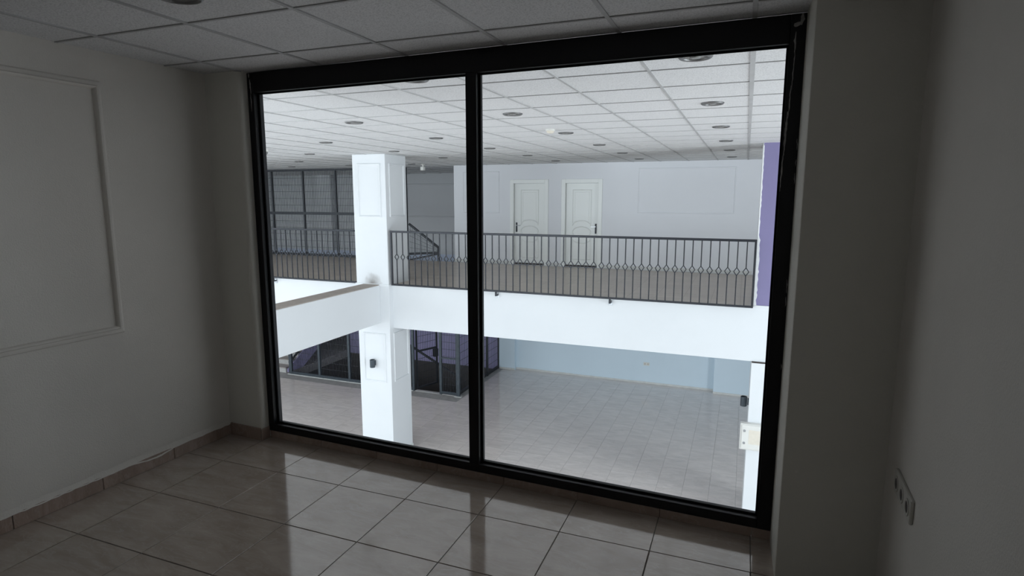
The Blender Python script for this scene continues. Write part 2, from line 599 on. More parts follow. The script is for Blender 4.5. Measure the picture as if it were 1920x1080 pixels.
# paint and filler that overlaps the top of the skirting in a ragged strip
pts_t, pts_b = [], []
vv = -0.06
while vv > -3.2:
    bite = 0.0
    if -0.78 < vv < -0.5:
        bite = 0.022 * (1 - abs(vv + 0.64) / 0.14)
    pts_b.append((vv, 0.078 - bite - random.uniform(0, 0.006)))
    pts_t.append((vv, 0.108 + random.uniform(-0.004, 0.006)))
    vv -= 0.03
mb = MB()
n = len(pts_t)
mb.raw([(ULEFT + 0.013, p[0], p[1]) for p in pts_b] + [(ULEFT + 0.002, p[0], p[1]) for p in pts_t] + [(ULEFT, p[0], p[1]) for p in pts_b],
       [(i, i + 1, n + i + 1, n + i) for i in range(n - 1)] + [(i + 1, i, 2 * n + i, 2 * n + i + 1) for i in range(n - 1)])
mb.build('filler_strip', 'skirting_white', bl).data.materials[0] = MATS['plaster_room']
bp = empty('baseboard_pier', (0, RY, 0), RW, kind='structure')
MB().cbox(ULEFT + 0.012, -3.05, -0.073, -0.062, 0, 0.086, 0.002).build('skirting_tile', 'tile_skirting', bp)
MB().cbox(-3.045, -3.036, -0.073, 0.0, 0, 0.082, 0.002).build('skirting_tile', 'tile_skirting', bp)
# low ceramic upstand below the window frame
tr1 = empty('trim_1', (0, RY, 0), RW, kind='structure')
uu = -3.034
while uu < 0.2:
    e = min(uu + 0.45, 0.21)
    MB().cbox(uu, e - 0.002, 0.002, 0.07, 0.0, 0.051, 0.002).build('sill_tile', 'tile_skirting', tr1)
    uu += 0.45

# ------------------------------------------------------------------ the big interior window
w1 = empty('window_1', (0, RY, 0), RW, kind='structure')
V0, V1 = 0.0, 0.082
MB().cbox(-3.044, -2.995, V0, V1, 0.05, H - 0.002, 0.002).build('frame_jamb', 'black_frame', w1)
MB().cbox(0.137, 0.201, V0, V1, 0.05, H - 0.002, 0.002).build('frame_jamb', 'black_frame', w1)
MB().cbox(-2.995, 0.137, V0, V1, 2.338, H - 0.002, 0.002).build('frame_head', 'black_frame', w1)
MB().cbox(-2.995, 0.137, V0, V1, 0.05, 0.100, 0.002).build('frame_sill', 'black_frame', w1)
MB().cbox(-1.460, -1.395, V0, V1, 0.100, 2.338, 0.002).build('mullion', 'black_frame', w1)
for a, b in ((-2.995, -1.460), (-1.395, 0.137)):
    pane = MB().box(a + 0.004, b - 0.004, 0.043, 0.049, 0.104, 2.334).build('pane', 'glass', w1)
    g = MB()
    g.box(a, a + 0.010, 0.034, 0.043, 0.100, 2.338).box(b - 0.010, b, 0.034, 0.043, 0.100, 2.338)
    g.box(a + 0.010, b - 0.010, 0.034, 0.043, 0.100, 0.109).box(a + 0.010, b - 0.010, 0.034, 0.043, 2.329, 2.338)
    g.build('gasket', 'rubber', pane)


def smear(pts, ws, name='plaster_smear', material='smear', par=None, y=-0.0015):
    """thin ragged patch of plaster left on a face; pts are (u, z), ws half widths"""
    L_, R_ = [], []
    for (u, z), w in zip(pts, ws):
        L_.append((u - w * random.uniform(0.7, 1.2), y, z))
        R_.append((u + w * random.uniform(0.7, 1.2), y, z))
    n = len(pts)
    vs = L_ + R_ + [(x, y + 0.0014, z) for x, _, z in L_ + R_]
    fs = []
    for i in range(n - 1):
        fs.append((i, i + 1, n + i + 1, n + i))
        fs.append((i, 2 * n + i, 2 * n + i + 1, i + 1))
        fs.append((n + i + 1, 3 * n + i + 1, 3 * n + i, n + i))
    return MB().raw(vs, fs).build(name, material, par)


def rsm(u, z0, z1, w, du=0.0):
    k = max(4, int((z0 - z1) / 0.012))
    pts, ws = [], []
    for i in range(k + 1):
        t = i / k
        pts.append((u + du * t + random.uniform(-0.0015, 0.0015), z0 + (z1 - z0) * t))
        ws.append(max(0.0004, w * (0.25 + 0.75 * math.sin(math.pi * min(1, t * 1.05 + 0.03)) * random.uniform(0.5, 1.2))))
    smear(pts, ws, par=w1)


rsm(0.160, 2.385, 2.30, 0.004)
rsm(0.162, 2.31, 2.14, 0.0022, -0.004)
rsm(0.156, 2.16, 2.02, 0.0030, -0.004)
rsm(0.150, 2.05, 1.86, 0.0055, -0.006)
rsm(0.144, 1.88, 1.70, 0.0030, -0.006)
rsm(0.184, 2.458, 2.41, 0.010, -0.004)
rsm(0.172, 2.425, 2.405, 0.018, -0.012)
for zz in (1.93, 1.84, 1.78, 1.30, 1.26, 1.22, 0.90):
    rsm(0.196, zz, zz - random.uniform(0.02, 0.05), 0.0018)
rsm(-3.024, 2.455, 2.43, 0.006)
rsm(-3.018, 2.42, 2.33, 0.005, 0.004)
rsm(-3.016, 2.33, 2.22, 0.0025)
MATS_E = None

# triple socket on the right wall
sk = empty('wall_socket', (0, RY, 0), RW, label='cream triple socket plate low on the plaster wall beside the window pier', cat='socket')
MB().cbox(URIGHT - 0.012, URIGHT, -0.785, -0.515, 0.598, 0.683, 0.003).build('plate', 'plastic_room', sk)
for k in range(3):
    vc = -0.74 + 0.09 * k
    MB().lathe((URIGHT - 0.012, vc, 0.64), [(0.030, 0.0), (0.030, -0.003), (0.022, -0.003), (0.020, -0.001)], 20, 'x').build('socket_ring', 'plastic_room', sk)
    MB().lathe((URIGHT - 0.0125, vc, 0.64), [(0.0195, 0.0), (0.0195, -0.0012)], 20, 'x').build('socket_well', 'slot_dark', sk)

# ------------------------------------------------------------------ hall shell
XL, XR, YB, YS, YF = -17.0, 8.2, 16.48, -2.4, 18.3   # left, right, lower back wall, shop front, far wall
GB = 9.75            # face of the gallery edge beam
UY = 13.86           # upper wall with the doors
PITX0, PITX1, PITY0 = -12.55, -6.87, 13.62           # stair well

fh = struct('floor_hall', MB().box(XL, XR, YS, PITY0, LO - 0.25, LO - 0.004)
            .box(XL, PITX0, PITY0, YF, LO - 0.25, LO - 0.004).box(PITX1, XR, PITY0, YF, LO - 0.25, LO - 0.004), 'grout_hall')
TH = 0.452
GXH, GYH = -0.79, 16.30
full = MB().cbox(-TH / 2 + 0.002, TH / 2 - 0.002, -TH / 2 + 0.002, TH / 2 - 0.002, -0.012, 0.0, 0.0015).data('floor_tile', 'tile_hall')
cand = []
for i in range(-36, 20):
    for j in range(-42, 1):
        cx, cy_ = GXH + (i + 0.5) * TH, GYH + (j + 0.5) * TH
        if cx - TH / 2 < XL or cx + TH / 2 > XR or cy_ + TH / 2 > YB - 0.02:
            continue
        if cy_ + TH / 2 > PITY0 - 0.1 and cx < PITX1 + 0.2:
            continue
        p = project((cx, cy_, LO))
        vis = p is not None and 515 < p[0] < 1425 and 660 < p[1] < 965
        cand.append((0 if vis else 1, (cx * cx + cy_ * cy_), cx, cy_))
cand.sort()
rest = MB()
for n_, (hid, d2, cx, cy_) in enumerate(cand):
    if n_ < 300 and not hid:
        link('floor_tile', full, fh, loc=(cx, cy_, LO))
    else:
        h = TH / 2 - 0.002
        rest.box(cx - h, cx + h, cy_ - h, cy_ + h, LO - 0.012, LO)
rest.build('floor_tile_field', 'tile_hall', fh, kind='stuff')
# strips of tile along the back where the grid is cut
st = MB()
st.box(-6.6, 1.5, GYH + 0.003, YB + 0.1, LO - 0.012, LO - 0.0005)
st.build('cut_tile_strip', 'tile_hall', fh)

# hall ceiling
ch = struct('ceiling_hall', MB().box(XL, XR, 3.02, YF + 0.3, H + 0.024, H + 0.12).box(XL, -3.6, YS, 3.02, H + 0.024, H + 0.12), 'plenum')
full = MB().box(-PITCH_T / 2 + 0.006, PITCH_T / 2 - 0.006, -PITCH_T / 2 + 0.006, PITCH_T / 2 - 0.006, H + 0.005, H + 0.02).data('ceiling_tile', 'ceil_tile')
cand = []
for i in range(-27, 13):
    for j in range(0, 25):
        cx, cy_ = GX + (i + 0.5) * PITCH_T, GY + (j + 0.5) * PITCH_T
        x0, y0 = r2w(cx, 0.10)
        if cy_ < 3.3:
            continue
        p = project((cx, cy_, H))
        vis = p is not None and 440 < p[0] < 1500 and p[1] > 60
        cand.append((0 if vis else 1, cx * cx + cy_ * cy_, cx, cy_))
cand.sort()
rest = MB()
for n_, (hid, d2, cx, cy_) in enumerate(cand):
    if n_ < 300 and not hid:
        link('ceiling_tile', full, ch, loc=(cx, cy_, 0))
    else:
        h = PITCH_T / 2 - 0.006
        rest.box(cx - h, cx + h, cy_ - h, cy_ + h, H + 0.005, H + 0.02)
rest.build('ceiling_tile_field', 'ceil_tile', ch, kind='stuff')
MB().box(-3.5, XR, 3.17, 3.355, H + 0.006, H + 0.02).build('cut_tile_strip', 'ceil_tile', ch)
MB().box(XL, -3.55, YS, 3.355, H + 0.006, H + 0.02).build('cut_tile_strip', 'ceil_tile', ch)
for i in range(-27, 13):
    x = GX + i * PITCH_T
    w = 0.030 if i == 0 else 0.020
    MB().box(x - w / 2, x + w / 2, 3.16, YF, H - 0.001, H + 0.012).build('ceiling_bar', 'ceil_bar', ch)
for j in range(1, 26):
    y = GY + j * PITCH_T
    MB().box(XL, XR, y - 0.007, y + 0.007, H, H + 0.012).build('ceiling_bar', 'ceil_bar', ch)

# outer walls, front wall with the shop window opening, slabs
struct('wall_hall_left', MB().box(XL - 0.2, XL, YS, 2.1, LO - 3.0, H + 0.1).box(XL - 0.2, XL, 10.3, YF + 0.3, LO - 3.0, H + 0.1).box(XL - 0.2, XL, 2.1, 10.3, LO - 3.0, LO + 0.1).box(XL - 0.2, XL, 2.1, 10.3, 2.05, H + 0.1), 'wall_white')
struct('wall_hall_right', MB().box(XR, XR + 0.2, YS, 3.4, LO, H + 0.1).box(XR, XR + 0.2, 6.6, YF + 0.3, LO, H + 0.1).box(XR, XR + 0.2, 3.4, 6.6, LO, LO + 0.1).box(XR, XR + 0.2, 3.4, 6.6, 2.3, H + 0.1), 'wall_white')
sg = empty('added_window_3', kind='structure')  # unseen mullions added in front of the side light
for y in (3.45, 5.0, 6.55):
    MB().cbox(XR, XR + 0.06, y - 0.04, y + 0.04, LO + 0.1, 2.3, 0.004).build('mullion', 'iron_grey', sg)
struct('wall_hall_front', MB().box(XL, XR, YS - 0.2, YS, -0.45, 0.35).box(XL, XR, YS - 0.2, YS, 2.25, H + 0.1).box(XL, -15.9, YS - 0.2, YS, 0.35, 2.25).box(-4.1, XR, YS - 0.2, YS, 0.35, 2.25).box(XL, XR, YS - 0.2, YS, LO, LO + 0.12), 'wall_white')
shop = empty('window_2', (0, 0, 0), kind='structure')
for x in (-15.6, -12.3, -9.0, -5.7, -2.4, 1.0):
    MB().cbox(x - 0.04, x + 0.04, YS, YS + 0.06, LO + 0.12, -0.45, 0.004).build('mullion', 'iron_grey', shop)
struct('wall_hall_side', MB().box(-3.75, -3.58, YS, 2.9, 0, H + 0.02), 'wall_white')
struct('ceiling_soffit', MB().box(-3.75, XR, YS, 3.12, -0.42, -0.302), 'wall_white')

# gallery slab, edge beam, cross beam
fg = struct('floor_gallery', MB().box(-16.9, XR, GB + 0.02, UY - 0.06, -0.25, 0.0), 'tile_gallery')
struct('ceiling_under_gallery', MB().box(-16.9, XR, GB + 0.35, UY - 0.1, -0.40, -0.252).box(PITX1, XR, UY - 0.1, YB + 0.1, -0.40, -0.252), 'wall_white')
b1 = struct('beam_edge', MB().box(-6.30, XR, GB, GB + 0.35, -0.865, -0.001).box(-16.9, -7.03, GB, GB + 0.35, -0.80, -0.001), 'beam_white',
            label='long white edge beam of the gallery under the iron railing', cat='beam')
b2 = empty('beam_cross', kind='structure', label='white cross beam with a dusty top running from the column towards the window', cat='beam')
MB().cbox(-6.87, -6.50, 3.4, 9.622, -0.755, -0.012, 0.008).build('beam_body', 'beam_white', b2)
MB().box(-6.866, -6.504, 3.4, 9.622, -0.0125, 0.0).build('dusty_top', 'dusty_top', b2)


# ------------------------------------------------------------------ columns
def moulding_rect(x0, x1, z0, z1, y, w=0.034, d=0.020):
    mb = MB()
    mb.sweep([(x0, z0), (x1, z0), (x1, z1), (x0, z1)], w, d, closed=True, y=y)
    return mb


CX0, CX1, CY0, CY1 = -7.03, -6.30, 9.62, 10.35
col = empty('column_1', kind='structure', label='white square column with panel mouldings rising through both storeys', cat='column')
MB().cbox(CX0, CX1, CY0, CY1, LO, H + 0.004, 0.006).build('shaft', 'column_paint', col)
MB().cbox(CX0 - 0.02, CX1 + 0.012, CY0 - 0.015, CY1 + 0.015, -0.035, 0.012, 0.004).build('floor_band', 'beam_white', col)
MB().cbox(CX0 - 0.012, CX1 + 0.012, CY0 - 0.012, CY1 + 0.012, LO, LO + 0.07, 0.004).build('skirting', 'skirting_white', col)
for z0, z1 in ((1.31, 2.28), (-1.94, -0.98)):
    moulding_rect(-6.905, -6.42, z0, z1, CY0).build('panel_moulding', 'beam_white', col)
    mb = moulding_rect(9.75, 10.25, z0, z1, 0)
    mb.v = [(CX1 - y, x, z) for x, y, z in mb.v]
    mb.f = [q[::-1] for q in mb.f]
    mb.build('panel_moulding', 'beam_white', col)

pp = empty('column_2', kind='structure', label='purple painted pillar with a chipped white edge at the end of the railing', cat='pillar')
MB().box(0.20, 0.95, GB - 0.03, GB + 0.5, 0.03, H + 0.004).build('shaft', 'wall_purple', pp)
MB().cbox(0.19, 0.96, GB - 0.045, GB + 0.5, -0.001, 0.03, 0.004).build('base_band', 'beam_white', pp)
MB().box(0.193, 0.1995, GB - 0.03, GB + 0.5, 0.03, H).build('side_face', 'wall_white', pp)
# ragged strip of white plaster down its edge
L_, R_ = [], []
z = 0.03
while z < 2.46:
    wz = 0.018 + (0.022 if z < 1.05 else 0.0) * random.uniform(0.6, 1.1) + random.uniform(-0.004, 0.006)
    L_.append((0.192, z))
    R_.append((0.192 + wz, z))
    z += 0.04
n = len(L_)
yv = GB - 0.036
MB().raw([(x, yv, z) for x, z in L_] + [(x, yv, z) for x, z in R_] + [(x, yv + 0.006, z) for x, z in R_],
         [(i, n + i, n + i + 1, i + 1) for i in range(n - 1)] + [(n + i, 2 * n + i, 2 * n + i + 1, n + i + 1) for i in range(n - 1)]).build('chipped_edge', 'plaster_chip', pp)
p2 = empty('column_3', kind='structure', label='white column below the gallery with an electrical box on it', cat='column')
MB().cbox(0.215, 0.95, GB - 0.03, GB + 0.5, LO, -0.885, 0.004).build('shaft', 'beam_white', p2)
MB().box(0.22, 0.95, GB - 0.02, GB + 0.4, -0.886, -0.864).build('joint', 'slot_dark', p2)

# ------------------------------------------------------------------ upper wall and doors
D1, D2 = (-5.466, -4.471), (-4.138, -3.145)
DT = 2.095
mb = MB()
mb.box(-7.02, D1[0] + 0.06, UY, UY + 0.15, 0, H + 0.004).box(D1[1] - 0.06, D2[0] + 0.06, UY, UY + 0.15, 0, H + 0.004)
mb.box(D2[1] - 0.06, XR, UY, UY + 0.15, 0, H + 0.004)
mb.box(D1[0] + 0.06, D1[1] - 0.06, UY, UY + 0.15, DT - 0.06, H + 0.004).box(D2[0] + 0.06, D2[1] - 0.06, UY, UY + 0.15, DT - 0.06, H + 0.004)
wg = struct('wall_gallery', mb, 'wall_gallery')
moulding_rect(-2.30, -0.24, 1.315, 2.31, UY, 0.028, 0.012).build('panel_moulding', 'wall_gallery', wg)
moulding_rect(-6.75, -5.77, 1.285, 2.29, UY, 0.028, 0.012).build('panel_moulding', 'wall_gallery', wg)
bg_ = empty('baseboard_gallery', kind='structure')
for a, b in ((-7.02, D1[0]), (D1[1], D2[0]), (D2[1], 0.2)):
    MB().cbox(a + 0.002, b - 0.002, UY - 0.012, UY, 0, 0.075, 0.003).build('skirting', 'skirting_white', bg_)


def arc(cx, cz, a, b, t0, t1, n=18):
    return [(cx + a * math.cos(t0 + (t1 - t0) * k / n), cz + b * math.sin(t0 + (t1 - t0) * k / n)) for k in range(n + 1)]


def make_door(name, X, handle, label):
    x0, x1 = X
    d = empty(name, kind='structure', label=label, cat='door')
    cw = 0.095
    fr_ = empty('door_frame')
    fr_.parent = d
    yf = UY - 0.018
    MB().cbox(x0, x0 + cw, yf, UY + 0.15, 0, DT, 0.005).build('casing', 'door_paint', fr_)
    MB().cbox(x1 - cw, x1, yf, UY + 0.15, 0, DT, 0.005).build('casing', 'door_paint', fr_)
    MB().cbox(x0 + cw, x1 - cw, yf, UY + 0.15, DT - cw, DT, 0.005).build('casing', 'door_paint', fr_)
    a, b = x0 + cw + 0.004, x1 - cw - 0.004
    yl = UY + 0.055
    leaf = MB().cbox(a, b, yl, yl + 0.04, 0.042, DT - cw - 0.004, 0.003).build('leaf', 'door_paint', d)
    MB().box(a, b, yl - 0.03, yl + 0.045, 0.0005, 0.040).build('threshold_gap', 'slot_dark', d)
    c = (a + b) / 2 - 0.005
    hw = 0.225
    # tall upper panel that ends in an arch above the oval
    top = [(c - hw, 1.84), (c - hw, 1.06)] + arc(c, 0.985, hw, 0.13, math.pi * 0.93, math.pi * 0.07, 14) + [(c + hw, 1.06), (c + hw, 1.84)]
    MB().sweep(top, 0.024, 0.014, closed=True, y=yl).build('panel_moulding', 'door_paint', leaf)
    MB().sweep([(c - hw + 0.05, 1.79), (c - hw + 0.05, 1.10), (c + hw - 0.05, 1.10), (c + hw - 0.05, 1.79)][0:4], 0.012, 0.006, closed=True, y=yl).build('panel_moulding', 'door_paint', leaf)
    MB().sweep(arc(c, 0.84, hw, 0.125, 0, 2 * math.pi, 30)[:-1], 0.026, 0.014, closed=True, y=yl).build('oval_moulding', 'door_paint', leaf)
    low = [(c - hw, 0.18)] + [(c - hw, 0.62)] + arc(c, 0.70, hw, 0.13, math.pi * 1.07, math.pi * 1.93, 14) + [(c + hw, 0.62), (c + hw, 0.18)]
    MB().sweep(low, 0.024, 0.014, closed=True, y=yl).build('panel_moulding', 'door_paint', leaf)
    hx = a + 0.055 if handle < 0 else b - 0.055
    hd = MB().cbox(hx - 0.020, hx + 0.020, yl - 0.010, yl, 0.81, 1.045, 0.003).build('handle', 'iron_rail', leaf)
    lv = MB()
    lv.lathe((hx, yl, 0.975), [(0.010, -0.05), (0.010, 0.0)], 12, 'y')
    lv.bar((hx, yl - 0.045, 0.975), (hx - handle * 0.11, yl - 0.045, 0.972), 0.017)
    lv.build('lever', 'steel', leaf)
    return d


make_door('door_1', D1, -1, 'white moulded gallery door with an oval panel, the one closer to the white column')
make_door('door_2', D2, 1, 'white moulded gallery door with an oval panel, the one closer to the purple pillar')

# far stair-well walls and lower back wall
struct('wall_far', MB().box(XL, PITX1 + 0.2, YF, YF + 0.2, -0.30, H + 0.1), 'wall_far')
struct('wall_far_band', MB().box(XL, PITX1 + 0.2, YF - 0.002, YF + 0.2, -1.3, -0.30), 'wall_paleblue')
struct('wall_stair', MB().box(PITX0, PITX1, 16.55, 16.7, LO - 0.1, -0.9), 'wall_purple_lit')
struct('wall_basement', MB().box(PITX0, PITX1, 16.55, 16.7, LO - 3, LO - 0.1), 'pit_shade')  # same wall below floor level, its fall into shade put into the colour
struct('wall_stair_end', MB().box(XL, PITX1, YF, YF + 0.2, LO - 3, -1.3), 'wall_purple_lit')
struct('floor_landing', MB().box(PITX0, PITX1, 16.55, YF, -0.9, -0.8), 'concrete')
struct('wall_stair_side', MB().box(PITX1, PITX1 + 0.12, YB + 0.02, YF, LO - 3, H + 0.1), 'wall_purple_lit')
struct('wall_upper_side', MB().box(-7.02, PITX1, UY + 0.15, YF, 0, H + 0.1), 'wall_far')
wfm = bpy.data.objects['wall_far']
moulding_rect(-11.1, -8.2, 1.0, 2.1, YF, 0.05, 0.02).build('panel_moulding', 'wall_far', wfm)
moulding_rect(-17.0, -15.2, 0.7, 2.1, YF, 0.05, 0.02).build('panel_moulding', 'wall_far', wfm)
MB().cbox(-14.75, -14.1, YF - 0.35, YF, -0.28, H, 0.01).build('pilaster', 'wall_far', wfm)
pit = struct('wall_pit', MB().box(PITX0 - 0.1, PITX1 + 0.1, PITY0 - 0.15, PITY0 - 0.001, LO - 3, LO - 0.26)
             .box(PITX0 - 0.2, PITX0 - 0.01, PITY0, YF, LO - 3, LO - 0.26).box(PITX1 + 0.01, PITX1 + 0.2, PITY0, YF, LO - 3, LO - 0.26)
             .box(PITX0 - 0.2, PITX1 + 0.2, PITY0 - 0.2, YF, LO - 3.1, LO - 3), 'pit_shade')

wb = struct('wall_hall_back', MB().box(PITX1 + 0.005, XR, YB, YB + 0.2, LO, -0.2), 'wall_blue')
struct('wall_back_pier', MB().box(-6.81, -6.30, 16.34, YB, LO, -0.2), 'wall_blue')
struct('wall_back_step', MB().box(-0.55, XR, 16.26, YB, LO, -0.2), 'wall_blue')
bh = empty('baseboard_hall', kind='structure')
xx = -6.30
while xx < -0.56:
    e = min(xx + 0.9, -0.55)
    MB().cbox(xx + 0.002, e - 0.002, YB - 0.014, YB, LO, LO + 0.055 + random.uniform(-0.006, 0.006), 0.003).build('skirting', 'skirting_white', bh)
    xx += 0.9
MB().cbox(-6.80, -6.30, 16.326, 16.34, LO, LO + 0.055, 0.003).build('skirting', 'skirting_white', bh)
MB().cbox(-0.55, XR - 0.01, 16.246, 16.26, LO, LO + 0.055, 0.003).build('skirting', 'skirting_white', bh)
ws = empty('wall_socket', (-2.365, YB, -2.98), label='white double socket low on the pale blue wall of the lower hall', cat='socket')
MB().cbox(-0.085, 0.085, -0.014, 0, -0.045, 0.045, 0.003).build('plate', 'plastic_white', ws)
for s_ in (-1, 1):
    MB().lathe((s_ * 0.042, -0.014, 0), [(0.026, -0.002), (0.026, 0.0)], 14, 'y').build('socket_well', 'plastic_room', ws)


# ------------------------------------------------------------------ railings
RYY = 9.66


def baluster_data():
    mb = MB()
    t = 0.016
    c, hh, hw = 0.545, 0.062, 0.043
    mb.box(-t / 2, t / 2, -t / 2, t / 2, 0.02, c - hh)
    mb.box(-t / 2, t / 2, -t / 2, t / 2, c + hh, 1.012)
    for s_ in (-1, 1):
        mb.bar((0, 0, c - hh), (s_ * hw, 0, c), 0.013, 0.013, (0, 1, 0))
        mb.bar((s_ * hw, 0, c), (0, 0, c + hh), 0.013, 0.013, (0, 1, 0))
    return mb.data('baluster', 'iron_rail')


BAL = baluster_data()


def railing(x0, x1, step, label, brackets, posts=(True, True)):
    r = empty('gallery_railing', ((x0 + x1) / 2, RYY, 0), label=label, cat='railing')
    ox = (x0 + x1) / 2
    MB().cbox(x0 - ox, x1 - ox, -0.022, 0.022, 1.005, 1.042, 0.003).build('top_rail', 'iron_rail', r)
    MB().cbox(x0 - ox, x1 - ox, -0.018, 0.018, -0.006, 0.026, 0.003).build('bottom_rail', 'iron_rail', r)
    if posts[0]:
        MB().cbox(x0 - ox, x0 - ox + 0.034, -0.017, 0.017, 0.0, 1.03, 0.003).build('end_post', 'iron_rail', r)
    if posts[1]:
        MB().cbox(x1 - ox - 0.03, x1 - ox, -0.015, 0.015, 0.0, 1.03, 0.003).build('end_post', 'iron_rail', r)
    n = int(round((x1 - x0) / step))
    for k in range(1, n):
        link('baluster', BAL, r, loc=(x0 - ox + k * (x1 - x0) / n, 0, 0))
    for bx in brackets:
        br_ = MB()
        br_.box(bx - ox - 0.014, bx - ox + 0.014, 0.0, 0.03, -0.085, -0.004)
        br_.box(bx - ox - 0.014, bx - ox + 0.014, 0.03, 0.08, -0.085, -0.06)
        b_ = br_.build('mounting_bracket', 'iron_rail', r)
        MB().cbox(bx - ox - 0.035, bx - ox + 0.035, 0.080, 0.090, -0.125, -0.035, 0.002).build('bracket_plate', 'steel', b_)
    return r


railing(-6.255, 0.185, 0.1314, 'long iron railing with diamond balusters between the white column and the purple pillar', (-4.09, -2.03))
railing(-12.3, -7.06, 0.1314, 'iron railing with diamond balusters in front of the tall wire mesh screen', (-9.16,), (True, False))


# ------------------------------------------------------------------ wire mesh screens around the stairs
def wires(mb, p0, p1, z0, z1, dx, dz, t=0.008, tz=0.007):
    """welded wire grid between two upright edges p0, p1 (x, y)"""
    L_ = math.hypot(p1[0] - p0[0], p1[1] - p0[1])
    n = max(2, int(round(L_ / dx)))
    for k in range(1, n):
        a = k / n
        x, y = p0[0] + (p1[0] - p0[0]) * a, p0[1] + (p1[1] - p0[1]) * a
        mb.bar((x, y, z0), (x, y, z1), t)
    n = max(2, int(round((z1 - z0) / dz)))
    for k in range(1, n):
        z = z0 + (z1 - z0) * k / n
        mb.bar((p0[0], p0[1], z), (p1[0], p1[1], z), tz)
    return mb


CYU = 13.75
scr = empty('mesh_screen', (0, CYU, 0), label='tall dark wire mesh screen on the gallery beside the stairs', cat='screen')
xs = [-15.1, -13.98, -12.86, -11.74, -10.62, -9.5, -8.38]
for x in xs:
    MB().box(x - 0.028, x + 0.028, -0.025, 0.025, 0.0, 2.44).build('post', 'iron_dark', scr)
for z, t in ((2.415, 0.05), (1.21, 0.075), (0.035, 0.06)):
    MB().box(xs[0], xs[-1], -0.022, 0.022, z - t / 2, z + t / 2).build('rail', 'iron_dark', scr)
for a, b in zip(xs[:-1], xs[1:]):
    for z0, z1 in ((0.065, 1.172), (1.248, 2.39)):
        wires(MB(), (a + 0.028, 0), (b - 0.028, 0), z0, z1, 0.055, 0.2).build('wire_panel', 'iron_dark', scr, kind='stuff')

# sloping mesh guard at the head of the stairs
gd = empty('stair_guard', (0, CYU + 0.03, 0), label='triangular mesh guard with a sloping handrail at the head of the stairs', cat='guard rail')
MB().bar((-8.345, 0.03, 0.96), (-7.475, 0.03, 0.36), 0.05).build('handrail', 'iron_dark', gd)
MB().box(-7.50, -7.45, 0.005, 0.055, 0.0, 0.375).build('post', 'iron_dark', gd)
MB().bar((-8.36, 0.03, 0.16), (-7.475, 0.03, 0.22), 0.06).build('lower_rail', 'iron_dark', gd)
MB().bar((-8.34, 0.03, 0.0), (-7.475, 0.03, 0.19), 0.045).build('brace', 'iron_dark', gd)
mb = MB()
k = -8.30
while k < -7.5:
    t = (k + 8.36) / 0.885
    mb.bar((k, 0.03, 0.18 + 0.05 * t), (k, 0.03, 0.95 - 0.6 * t), 0.006)
    k += 0.05
for q in range(1, 5):
    z0 = 0.97 - q * 0.16
    z1 = 0.36 - q * 0.03
    mb.bar((-8.34, 0.03, z0), (-7.48, 0.03, z1), 0.006)
mb.build('wire_panel', 'iron_dark', gd, kind='stuff')

# lower cage: front run, doorway with an open gate, and the side run back to the blue wall
CYL = 13.55
cg = empty('stair_cage', (0, 0, LO), label='grey steel mesh cage around the stair well on the lower floor', cat='cage')
ZT = 2.66
fx = [-12.37, -11.31, -10.26, -9.2, -8.17, -7.33, -6.82]
for i, x in enumerate(fx):
    w = 0.05 if i in (0, 6) else 0.035
    MB().cbox(x - w, x + w, CYL - 0.03, CYL + 0.03, 0, ZT, 0.003).build('post', 'iron_grey', cg)
for a, b in ((0, 4),):
    MB().box(fx[a], fx[b], CYL - 0.025, CYL + 0.025, 0.012, 0.085).build('rail', 'iron_grey', cg)
    MB().box(fx[a], fx[b], CYL - 0.025, CYL + 0.025, ZT - 0.06, ZT).build('rail', 'iron_grey', cg)
MB().box(fx[5], fx[6], CYL - 0.025, CYL + 0.025, 0.03, 0.09).build('rail', 'iron_grey', cg)
MB().box(fx[5] + 0.03, fx[6] - 0.05, CYL - 0.02, CYL + 0.02, 0.99, 1.025).build('rail', 'iron_grey', cg)
MB().box(fx[4], fx[6], CYL - 0.025, CYL + 0.025, ZT - 0.06, ZT).build('rail', 'iron_grey', cg)
for a in (0, 1, 2, 3, 5):
    wires(MB(), (fx[a] + 0.03, CYL), (fx[a + 1] - 0.03, CYL), 0.09, ZT - 0.06, 0.052, 0.2).build('wire_panel', 'iron_dark', cg, kind='stuff')
sx = -6.83
sy_ = [13.60, 14.55, 15.48, 16.36]
for y in sy_[1:]:
    MB().cbox(sx - 0.025, sx + 0.025, y - 0.025, y + 0.025, 0, ZT, 0.003).build('post', 'iron_dark', cg)
MB().box(sx - 0.022, sx + 0.022, CYL + 0.03, 16.33, 0.02, 0.10).build('rail', 'iron_dark', cg)
MB().box(sx - 0.022, sx + 0.022, CYL + 0.03, 16.33, ZT - 0.06, ZT).build('rail', 'iron_dark', cg)
for a, b in zip(sy_[:-1], sy_[1:]):
    wires(MB(), (sx, a + 0.02), (sx, b - 0.02), 0.10, ZT - 0.06, 0.075, 0.2).build('wire_panel', 'iron_dark', cg, kind='stuff')
# kerb below the cage
struct('trim_2', MB().box(-12.45, -8.17, CYL - 0.07, CYL + 0.04, LO, LO + 0.012), 'skirting_white')
struct('trim_3', MB().box(-6.90, -6.70, CYL - 0.09, CYL - 0.03, LO, LO + 0.012), 'skirting_white')
struct('trim_4', MB().box(-8.12, -6.74, CYL - 0.02, PITY0 + 0.02, LO - 0.01, LO + 0.008), 'granite')
